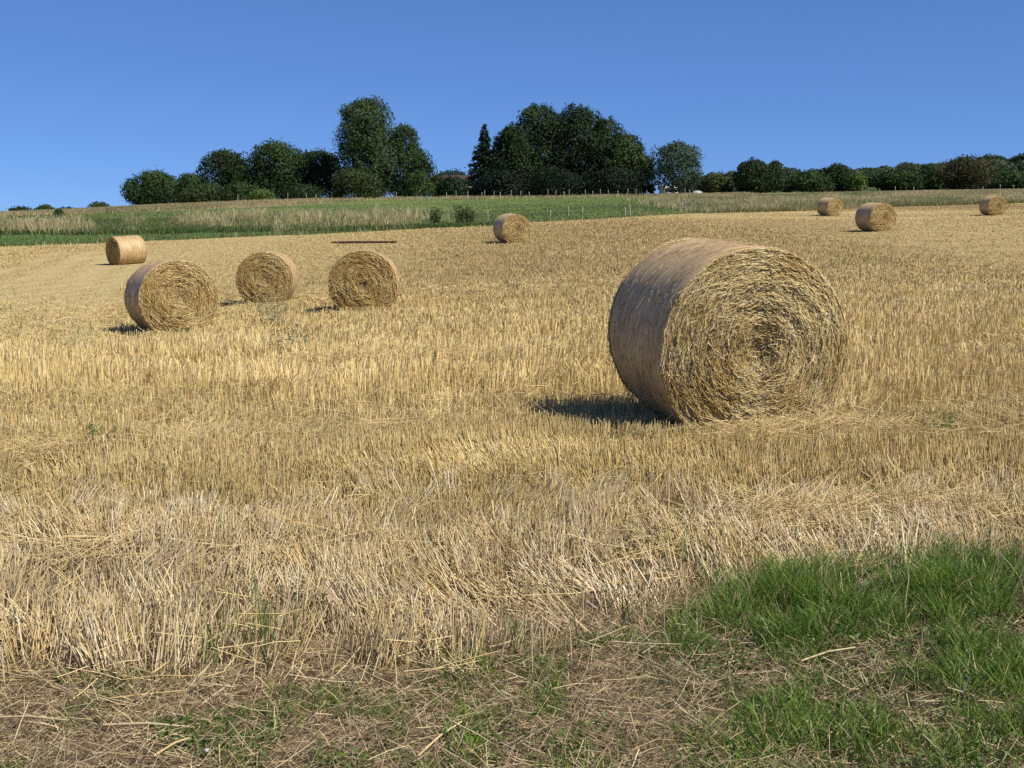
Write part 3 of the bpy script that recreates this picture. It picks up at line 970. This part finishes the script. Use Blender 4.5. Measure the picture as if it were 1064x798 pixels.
# left group
tree("broadleaf_tree", "tree", 165, 180, 164, 52, 'dome', 'mid', "low spreading tree at the left end of the tree line, light through its top", 4200, .24, 16, .03, .16, group=G1)
tree("broadleaf_tree", "tree", 203, 182, 166, 40, 'dome', 'mid', "small tree between the low leftmost tree and the first rounded tree", 2600, .24, 12, .03, group=G1)
tree("broadleaf_tree", "tree", 237, 158, 168, 50, 'dome', 'dark', "dark tree with a smooth rounded top, left of the wider flat-topped tree", 5200, .25, 18, .08, group=G1)
tree("broadleaf_tree", "tree", 290, 149, 169, 62, 'dome', 'mid', "wide tree with a flat rounded top, left of the tallest tree", 6000, .25, 20, .08, group=G1)
tree("broadleaf_tree", "tree", 334, 158, 170, 52, 'dome', 'dark', "dark low-crowned tree squeezed against the tallest tree's left side", 4500, .25, 16, .05, group=G1)
tree("bush", "bush", 218, 192, 160, 44, 'bush', 'olive', "olive green bush under the small second tree from the left", 2200, .2, 10, .02, group="bushes under the left trees")
tree("bush", "bush", 252, 190, 161, 44, 'bush', 'mid', "mid green bush under the dark round-topped tree", 2200, .2, 10, .02, group="bushes under the left trees")
tree("bush", "bush", 276, 197, 156, 26, 'bush', 'lime', "yellow-green bush lit by the sun, under the wide flat-topped tree", 1300, .17, 8, .02, group="bushes under the left trees")
tree("bush", "bush", 316, 193, 160, 48, 'bush', 'dark', "dark bush left of the tallest tree's foot", 2200, .2, 10, .02, group="bushes under the left trees")
tree("birch_tree", "tree", 384, 104, 164, 56, 'column', 'light', "tallest tree on the skyline, rising well above the left group", 13000, .22, 70, .04, .22, stems=2, group=G1, bark=(.3, .28, .24))
tree("broadleaf_tree", "tree", 421, 131, 166, 50, 'tall', 'mid', "second-tallest tree of the left group, overlapping the right side of the tallest tree", 5000, .23, 20, .04, .08, group=G1)
tree("bush", "bush", 372, 176, 158, 50, 'bush', 'olive', "olive bush growing at the tallest tree's foot", 3200, .2, 12, .02, group="bushes under the left trees")
tree("bush", "bush", 438, 178, 158, 30, 'bush', 'light', "light green bush at the right foot of the tallest tree", 2000, .19, 10, .02, group="bushes under the left trees")
tree("bush", "bush", 455, 184, 162, 22, 'bush', 'dark', "dark bush at the left end of the low gap between the two clumps", 1300, .2, 8, .02)
tree("bush", "bush", 472, 184, 160, 30, 'bush', 'pine', "black-green bush in front of the brown roof", 1500, .2, 8, .02)
tree("bush", "bush", 470, 178, 200, 46, 'dome', 'pine', "dark low tree rising just above the brown roof", 2600, .24, 12, .02)
# middle clump
tree("spruce_tree", "conifer", 504, 126, 163, 44, 'cone', 'pine', "pointed spruce at the left end of the dark middle clump", 6500, .24, 20, .03, group=G2)
tree("broadleaf_tree", "tree", 532, 131, 164, 50, 'round', 'dark', "dark tree just right of the spruce, lower than its neighbour", 5200, .25, 18, .03, group=G2)
tree("broadleaf_tree", "tree", 558, 110, 168, 66, 'dome', 'dark', "dark domed tree with the highest top of the middle clump", 8000, .26, 24, .03, group=G2)
tree("broadleaf_tree", "tree", 599, 112, 168, 68, 'dome', 'dark', "dark tree with a broad even dome in the centre of the middle clump", 8000, .26, 24, .03, group=G2)
tree("broadleaf_tree", "tree", 628, 124, 167, 46, 'dome', 'dark', "dark tree with a small stepped top on the clump's right shoulder", 5000, .25, 18, .03, group=G2)
tree("broadleaf_tree", "tree", 647, 140, 165, 46, 'dome', 'mid', "mid green sloping tree near the right end of the middle clump", 4600, .24, 18, .03, .08, group=G2)
tree("broadleaf_tree", "tree", 664, 160, 164, 30, 'dome', 'mid', "lowest tree closing the middle clump on the right", 2600, .23, 12, .03, .1, group=G2)
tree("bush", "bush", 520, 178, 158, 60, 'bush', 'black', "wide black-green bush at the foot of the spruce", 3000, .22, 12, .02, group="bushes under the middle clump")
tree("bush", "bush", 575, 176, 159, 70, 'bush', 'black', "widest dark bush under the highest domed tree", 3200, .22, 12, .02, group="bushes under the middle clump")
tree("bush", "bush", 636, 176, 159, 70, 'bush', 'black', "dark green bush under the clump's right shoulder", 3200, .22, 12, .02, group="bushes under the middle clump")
tree("broadleaf_tree", "tree", 701, 149, 160, 54, 'round', 'blue', "airy blue-green twin-stemmed tree with sky showing through, standing apart right of the dark clump", 4200, .21, 24, .12, .25, stems=2)
# right
tree("broadleaf_tree", "tree", 740, 181, 170, 40, 'dome', 'olive', "low olive tree just right of the airy twin-stemmed tree", 2400, .24, 12, .02, group=G3)
tree("broadleaf_tree", "tree", 757, 179, 185, 24, 'round', 'blue', "small bluish tree left of the dark rounded tree", 1500, .25, 9, .03, group=G3)
tree("broadleaf_tree", "tree", 780, 167, 165, 42, 'round', 'dark', "dark rounded tree standing highest right of the airy tree", 4200, .23, 16, .03, group=G3)
tree("broadleaf_tree", "tree", 801, 168, 166, 24, 'round', 'mid', "narrow green tree touching the dark rounded tree's right side", 2000, .22, 10, .04, .15, group=G3)
tree("broadleaf_tree", "tree", 814, 175, 180, 24, 'round', 'blue', "bluish rounded tree right of the narrow green tree", 1500, .25, 9, .04, group=G3)
tree("broadleaf_tree", "tree", 838, 179, 176, 46, 'dome', 'mid', "low wide green tree left of the farthest bale", 2600, .25, 13, .02, group=G3)
tree("broadleaf_tree", "tree", 865, 172, 178, 40, 'round', 'dark', "dark bluish-topped tree right above the farthest bale", 3000, .25, 14, .02, group=G3)
tree("broadleaf_tree", "tree", 886, 180, 166, 20, 'round', 'lime', "small bright yellow-green tree beside the dark tree above the farthest bale", 1600, .2, 9, .03, group=G3)
tree("broadleaf_tree", "tree", 930, 178, 185, 44, 'dome', 'mid', "mid green tree above the bale with the black shaded side", 2600, .26, 13, .02, group=G3)
tree("broadleaf_tree", "tree", 965, 176, 186, 40, 'dome', 'mid', "plain green tree left of the brownish tree", 2400, .26, 12, .02, group=G3)
tree("broadleaf_tree", "tree", 998, 163, 176, 54, 'round', 'brown', "brownish tree with a thin rusty top, in front of the wooded ridge", 4200, .22, 20, .03, .2, group=G3)
tree("broadleaf_tree", "tree", 1040, 178, 180, 48, 'dome', 'mid', "green tree above the rightmost bale", 2600, .26, 13, .02, group=G3)
tree("broadleaf_tree", "tree", 1078, 178, 182, 46, 'dome', 'dark', "dark tree cut off by the right edge of the photo", 2600, .26, 13, .02, group=G3)


def build_wood():
    """the far wooded ridge on the right: one mass"""
    top = [(726, 184), (760, 182), (800, 181), (830, 178), (860, 178), (885, 180), (905, 177), (930, 174), (960, 171), (985, 168), (1010, 165), (1040, 161), (1064, 164), (1110, 164), (1250, 166)]
    tx, ty = zip(*top)
    Vs, Cs = [], []
    for row, d in enumerate((215, 240, 268)):
        for px in np.arange(722, 1230, 13 if row < 2 else 11):
            pxx = px + rng.normal() * 5
            tp = np.interp(pxx, tx, ty) + (2 - row) * 3.0 + rng.normal() * 1.8
            dd = d + rng.normal() * 5
            x = (pxx - 532) / F * dd; zb = float(height(x, dd))
            H = max(2.5, CAM[2] + ray(pxx, tp)[2] * dd - zb); W = (4.5 + 2.5 * rng.random())
            me, _ = crown_mesh(W, .2, H, 'dome', ['mid', 'dark', 'blue', 'mid', 'olive'][rng.integers(5)], 1100, .32, 10)
            n = len(me.vertices); V = np.empty(n * 3, np.float32); me.vertices.foreach_get("co", V)
            c = np.empty(n * 4, np.float32); me.color_attributes["Col"].data.foreach_get("color", c)
            Vs.append(V.reshape(-1, 3) + np.array([x, dd, zb])); Cs.append(c.reshape(-1, 4)[:, :3])
            bpy.data.meshes.remove(me)
    V = np.concatenate(Vs); C = np.concatenate(Cs)
    o = mesh_obj("distant_wood", np_mesh("distant_wood", V, np.arange(len(V)).reshape(-1, 4), C, [M_leaf]))
    tag(o, "far wooded ridge rising to the right behind the field", "wood", kind="stuff")


build_wood()


# ------------------------------------------------------------------ small things
def box(x0, x1, y0, y1, z0, z1):
    V = np.array([(x, y, z) for z in (z0, z1) for x, y in ((x0, y0), (x1, y0), (x1, y1), (x0, y1))], float)
    Fq = np.array([(0, 3, 2, 1), (4, 5, 6, 7), (0, 1, 5, 4), (1, 2, 6, 5), (2, 3, 7, 6), (3, 0, 4, 7)])
    return V, Fq


def simple(name, VF, col, mat, parent=None):
    V, Fq = VF
    return mesh_obj(name, np_mesh(name, V, Fq, np.tile(np.array(col, float), (len(V), 1)), [mat]), parent)


def building(name, px, base_d, wpx, eave_py, ridge_py, depth, wall_col, roof_col, label, cat, rz=0.0, door=True):
    x = (px - 532) / F * base_d; zb = float(height(x, base_d))
    W = wpx / F * base_d
    He = CAM[2] + ray(px, eave_py)[2] * base_d - zb; Hr = CAM[2] + ray(px, ridge_py)[2] * base_d - zb
    root = empty(name, (x, base_d, zb), rz); tag(root, label, cat)
    V, Fq = box(-W / 2, W / 2, 0, depth, -.4, He)
    simple("wall", (V, Fq), wall_col, M_paint, root)
    ov = .25
    V = np.array([(-W / 2 - ov, -ov, He + .003), (W / 2 + ov, -ov, He + .003), (W / 2 + ov, depth / 2, Hr), (-W / 2 - ov, depth / 2, Hr), (W / 2 + ov, depth + ov, He + .003), (-W / 2 - ov, depth + ov, He + .003)], float)
    V2 = V + np.array([0, 0, .12]); V = np.concatenate([V, V2])
    Fq = np.array([(0, 1, 2, 3), (3, 2, 4, 5), (6, 9, 8, 7), (9, 11, 10, 8), (0, 6, 7, 1), (4, 10, 11, 5), (1, 7, 8, 2), (2, 8, 10, 4), (0, 3, 9, 6), (3, 5, 11, 9)])
    simple("roof", (V, Fq), roof_col, M_plain, root)
    if door:
        f = simple("window", box(-W * .3, -W * .08, -.03, -.004, He * .4, He * .78), (.12, .12, .12), M_paint, root)
        simple("door", box(W * .1, W * .3, -.03, -.004, 0, He * .8), (.30, .28, .25), M_paint, root)
    return root


building("farmhouse", 472, 186, 38, 188, 181, 8, (.22, .18, .14), (.06, .042, .034), "farmhouse with a rusty brown roof, mostly hidden by dark bushes in the gap", "house")
building("white_shed", 694, 172, 17, 196, 192.5, 3, (.72, .72, .70), (.6, .62, .64), "small white shed showing under the airy blue-green tree", "shed")
# pale sheeted heap beside it
xh, dh = (722 - 532) / F * 166, 166.0
hp = empty("sheeted_heap", (xh, dh, float(height(xh, dh))))
tag(hp, "low pale sheeted heap right of the white shed, under the airy tree", "heap")
aa = np.linspace(0, 2 * math.pi, 17)[:-1]
rings = []
for k, (rr, zz) in enumerate(((.8, -.1), (.75, .12), (.6, .28), (.35, .38), (.1, .4))):
    rings.append(np.stack([rr * np.cos(aa) * (1 + .06 * rng.normal(size=16)), .8 * rr * np.sin(aa), zz + .04 * rng.normal(size=16)], -1))
V = np.concatenate(rings); ix = np.arange(len(V)).reshape(5, 16); nx_ = np.roll(ix, -1, 1)
simple("cover_sheet", (V, np.stack([ix[:-1], nx_[:-1], nx_[1:], ix[1:]], -1).reshape(-1, 4)), (.36, .37, .38), M_paint, hp)


def post_mesh(h, r):
    z = np.array([-.3, h * .5, h - .03, h]); V, Fq = tube(np.stack([0 * z, 0 * z, z], -1), np.array([r, r * .96, r * .92, r * .4]), 8)
    return np_mesh("fence_post", V, Fq, np.tile(np.array((.30, .27, .21)), (len(V), 1)), [M_plain], smooth=False)


POSTS = [post_mesh(.9, .042), post_mesh(.75, .05), post_mesh(1.0, .04)]


def post(px, py, dmax, label, group, k):
    p = hit(px, py, 40, dmax)
    o = mesh_obj("fence_post", POSTS[k % 3]); o.location = p
    o.rotation_euler = (rng.normal() * .04, rng.normal() * .06, rng.random() * 6)
    tag(o, label, "fence post", group)


for k, px in enumerate((247, 274, 299, 319, 328, 345, 361, 366, 402, 412, 464, 474, 486, 500, 503, 513, 520, 531, 541, 550, 569, 577, 586, 591, 608, 616, 624, 632, 642, 652, 661, 672, 690, 712, 717)):
    post(px, 206.5 - max(0, px - 450) * .012, 156, "weathered pale fence post in the row along the foot of the trees", "fence posts along the foot of the trees", k)
for k, px in enumerate((896, 914, 930, 949, 1021, 1039, 1053)):
    post(px, 203 - (px - 896) * .02, 150, "pale fence post in the dry grass before the wooded ridge", "fence posts before the wooded ridge", k)
for k, (px, py) in enumerate(((507, 231), (571, 229), (590, 228), (605, 227.5), (650, 225.5), (655, 225.5), (708, 222))):
    post(px, py, 110, "fence post in the green pasture just behind the stubble edge", "fence posts at the near side of the pasture", k)

# long bar lying on the stubble
p0 = hit(345, 253.5); p1 = hit(412, 253.5)
dv = p1 - p0; L = float(np.linalg.norm(dv))
bar = empty("dark_bar", tuple(p0 + np.array([0, 0, .07])), math.atan2(dv[1], dv[0]))
tag(bar, "long thin dark reddish bar lying across the stubble behind a bale", "bar")
V, Fq = tube(np.array([(0, 0, 0), (L * .3, .02, .02), (L * .7, -.02, .015), (L, 0, .01)]), np.array([.05, .06, .055, .045]), 8)
simple("shaft", (V, Fq), (.12, .06, .045), M_plain, bar)
for q in (.06, .94):
    V, Fq = tube(np.array([(L * q - .04, 0, .012), (L * q + .04, 0, .012)]), np.array([.062, .062]), 10)
    simple("collar", (V, Fq), (.06, .03, .025), M_plain, bar)


def weed(px, py, h, w, n, c0, c1, label, leafy=.03):
    p = hit(px, py)
    a = rng.random(n) * 2 * math.pi; ln = np.abs(rng.normal(size=n)) * .22
    hh = h * (.5 + .5 * rng.random(n))
    base = np.stack([np.cos(a), np.sin(a), 0 * a], -1) * (rng.random(n) * w)[:, None]
    D = np.stack([np.cos(a) * ln, np.sin(a) * ln, np.ones(n)], -1) * hh[:, None]
    st = blades(base, D, .006, tint(mixc(c0, c1, rng.random(n)), .1), 2, 2)
    m = n * 14
    k = rng.integers(0, n, m); t = rng.random((m, 1)) ** .8
    b = base[k] + D[k] * t
    a2 = rng.random(m) * 2 * math.pi
    LD = np.stack([np.cos(a2), np.sin(a2), .5 * rng.random(m)], -1) * (leafy * 2 * (.6 + rng.random(m)))[:, None]
    lf = blades(b, LD, leafy, tint(mixc(c0, c1, rng.random(m)), .15), 2, 2, None, taper=.8, tip=.1)
    o = mesh_obj("weed", np_mesh("weed", *merge([st, lf]), [M_grass])); o.location = p; tag(o, label, "weed")


weed(288, 343, .75, .30, 24, (.24, .25, .14), (.38, .36, .22), "grey-green weed standing in the stubble below the end-on bale", .020)
weed(302, 372, .50, .25, 14, (.26, .25, .14), (.38, .35, .21), "thin greyish weed in the stubble, nearer than the other grey-green weed", .018)
weed(453, 233, 1.3, .40, 46, (.06, .10, .03), (.13, .17, .055), "dark green weed clump behind the stubble edge, left of a taller pair", .06)
weed(479, 232, 1.5, .45, 50, (.055, .09, .03), (.12, .15, .05), "tall dark weed clump at the pasture edge, near the upright fence post", .06)
weed(489, 231.5, 1.2, .4, 40, (.08, .10, .04), (.17, .16, .075), "brownish weed clump at the pasture edge nearest the leftmost low post", .06)
weed(978, 462, .30, .10, 10, (.10, .17, .05), (.2, .26, .09), "fresh green weed in the stubble right of the largest bale", .012)
weed(100, 470, .25, .10, 9, (.08, .15, .04), (.17, .23, .08), "fresh green weed in the stubble at the far left front", .02)
weed(190, 352, .22, .14, 10, (.07, .14, .04), (.14, .2, .07), "low green weed at the foot of the purplish-sided bale", .02)


def stalk(pxa, pya, pxb, pyb, r, col, label):
    a = hit(pxa, pya, 2.5); b = hit(pxb, pyb, 2.5)
    mid = (a + b) / 2 + np.array([0, 0, .05]); a = a + np.array([0, 0, .035]); b = b + np.array([0, 0, .045])
    V, Fq = tube(np.array([a, (a + mid) / 2, mid, (b + mid) / 2, b]) - a, np.array([r, r * .95, r * .9, r * .85, r * .75]), 6)
    o = simple("straw_stalk", (V, Fq), col, M_straw); o.location = a
    tag(o, label, "straw stalk", "long straw stalks lying on the front verge")


stalk(108, 765, 202, 770, .0055, (.56, .45, .26), "thick pale straw stalk lying level on the brown verge at lower left")
stalk(-10, 757, 72, 763, .0045, (.54, .42, .24), "straw stalk lying on the verge at the bottom left corner")
stalk(160, 797, 205, 778, .0035, (.60, .44, .2), "golden straw stalk slanting up to the right near the white pebble")
stalk(434, 797, 480, 764, .004, (.60, .44, .22), "golden straw stalk slanting on the verge at bottom centre")
stalk(832, 697, 888, 685, .004, (.56, .45, .25), "pale straw stalk lying in the green grass patch")
stalk(195, 724, 245, 728, .0045, (.55, .44, .26), "pale straw stalk lying where stubble meets verge at the left")
stalk(998, 733, 1013, 708, .005, (.11, .12, .13), "grey stalk tilted against the grass in the right patch")

# pebble
p = hit(216, 790, 2.5)
bpy_me = bpy.data.meshes.new("pebble")
import bmesh
bm = bmesh.new(); bmesh.ops.create_icosphere(bm, subdivisions=3, radius=.010)
for v in bm.verts:
    v.co *= 1 + .22 * (float(vnoise(v.co.x * 90 + 4, v.co.y * 90 + v.co.z * 60, 3)) - .5)
    v.co.z *= .65
bm.to_mesh(bpy_me); bm.free()
at = bpy_me.color_attributes.new("Col", 'FLOAT_COLOR', 'POINT')
for dd in at.data: dd.color = (.55, .54, .5, 1)
bpy_me.materials.append(M_stone)
pb = mesh_obj("pebble", bpy_me); pb.location = p + np.array([0, 0, .03])
tag(pb, "small white pebble on the brown verge at the bottom left", "pebble")

# ------------------------------------------------------------------ light
SUN_EL = 49.0
sx, sy = .93, -.56
SUN_AZ = math.degrees(math.atan2(sx, sy))          # clockwise from +y
w = bpy.data.worlds.new("World"); scene.world = w; w.use_nodes = True
nt = w.node_tree
bg = nt.nodes["Background"]
sky = nt.nodes.new("ShaderNodeTexSky"); sky.sky_type = 'NISHITA'
sky.sun_disc = False
sky.sun_elevation = R(SUN_EL); sky.sun_rotation = R(SUN_AZ)
sky.altitude = 0; sky.air_density = .6; sky.dust_density = 0.0; sky.ozone_density = 10.0
gm = nt.nodes.new("ShaderNodeGamma"); gm.inputs["Gamma"].default_value = .65
nt.links.new(sky.outputs[0], gm.inputs["Color"])
vm = nt.nodes.new("ShaderNodeVectorMath"); vm.operation = 'MULTIPLY'; vm.inputs[1].default_value = (.83, 1.14, 1.68)
nt.links.new(gm.outputs[0], vm.inputs[0]); nt.links.new(vm.outputs[0], bg.inputs["Color"])
bg.inputs["Strength"].default_value = .1
sd = bpy.data.lights.new("sun", 'SUN'); sd.energy = 5.0; sd.angle = R(.5); sd.color = (1, .94, .83)
so = bpy.data.objects.new("sun", sd); COL.objects.link(so)
e = R(SUN_EL); hn = math.hypot(sx, sy)
to_sun = Vector((sx / hn * math.cos(e), sy / hn * math.cos(e), math.sin(e)))
so.rotation_euler = to_sun.to_track_quat('Z', 'Y').to_euler()
so.location = (20, -10, 40)

vs = scene.view_settings
vs.view_transform = 'Standard'; vs.look = 'None'; vs.exposure = .4; vs.gamma = 1
vs.use_curve_mapping = False
scene.render.engine = 'CYCLES'
scene.cycles.max_bounces = 6
scene.cycles.diffuse_bounces = 3
scene.cycles.use_denoising = False
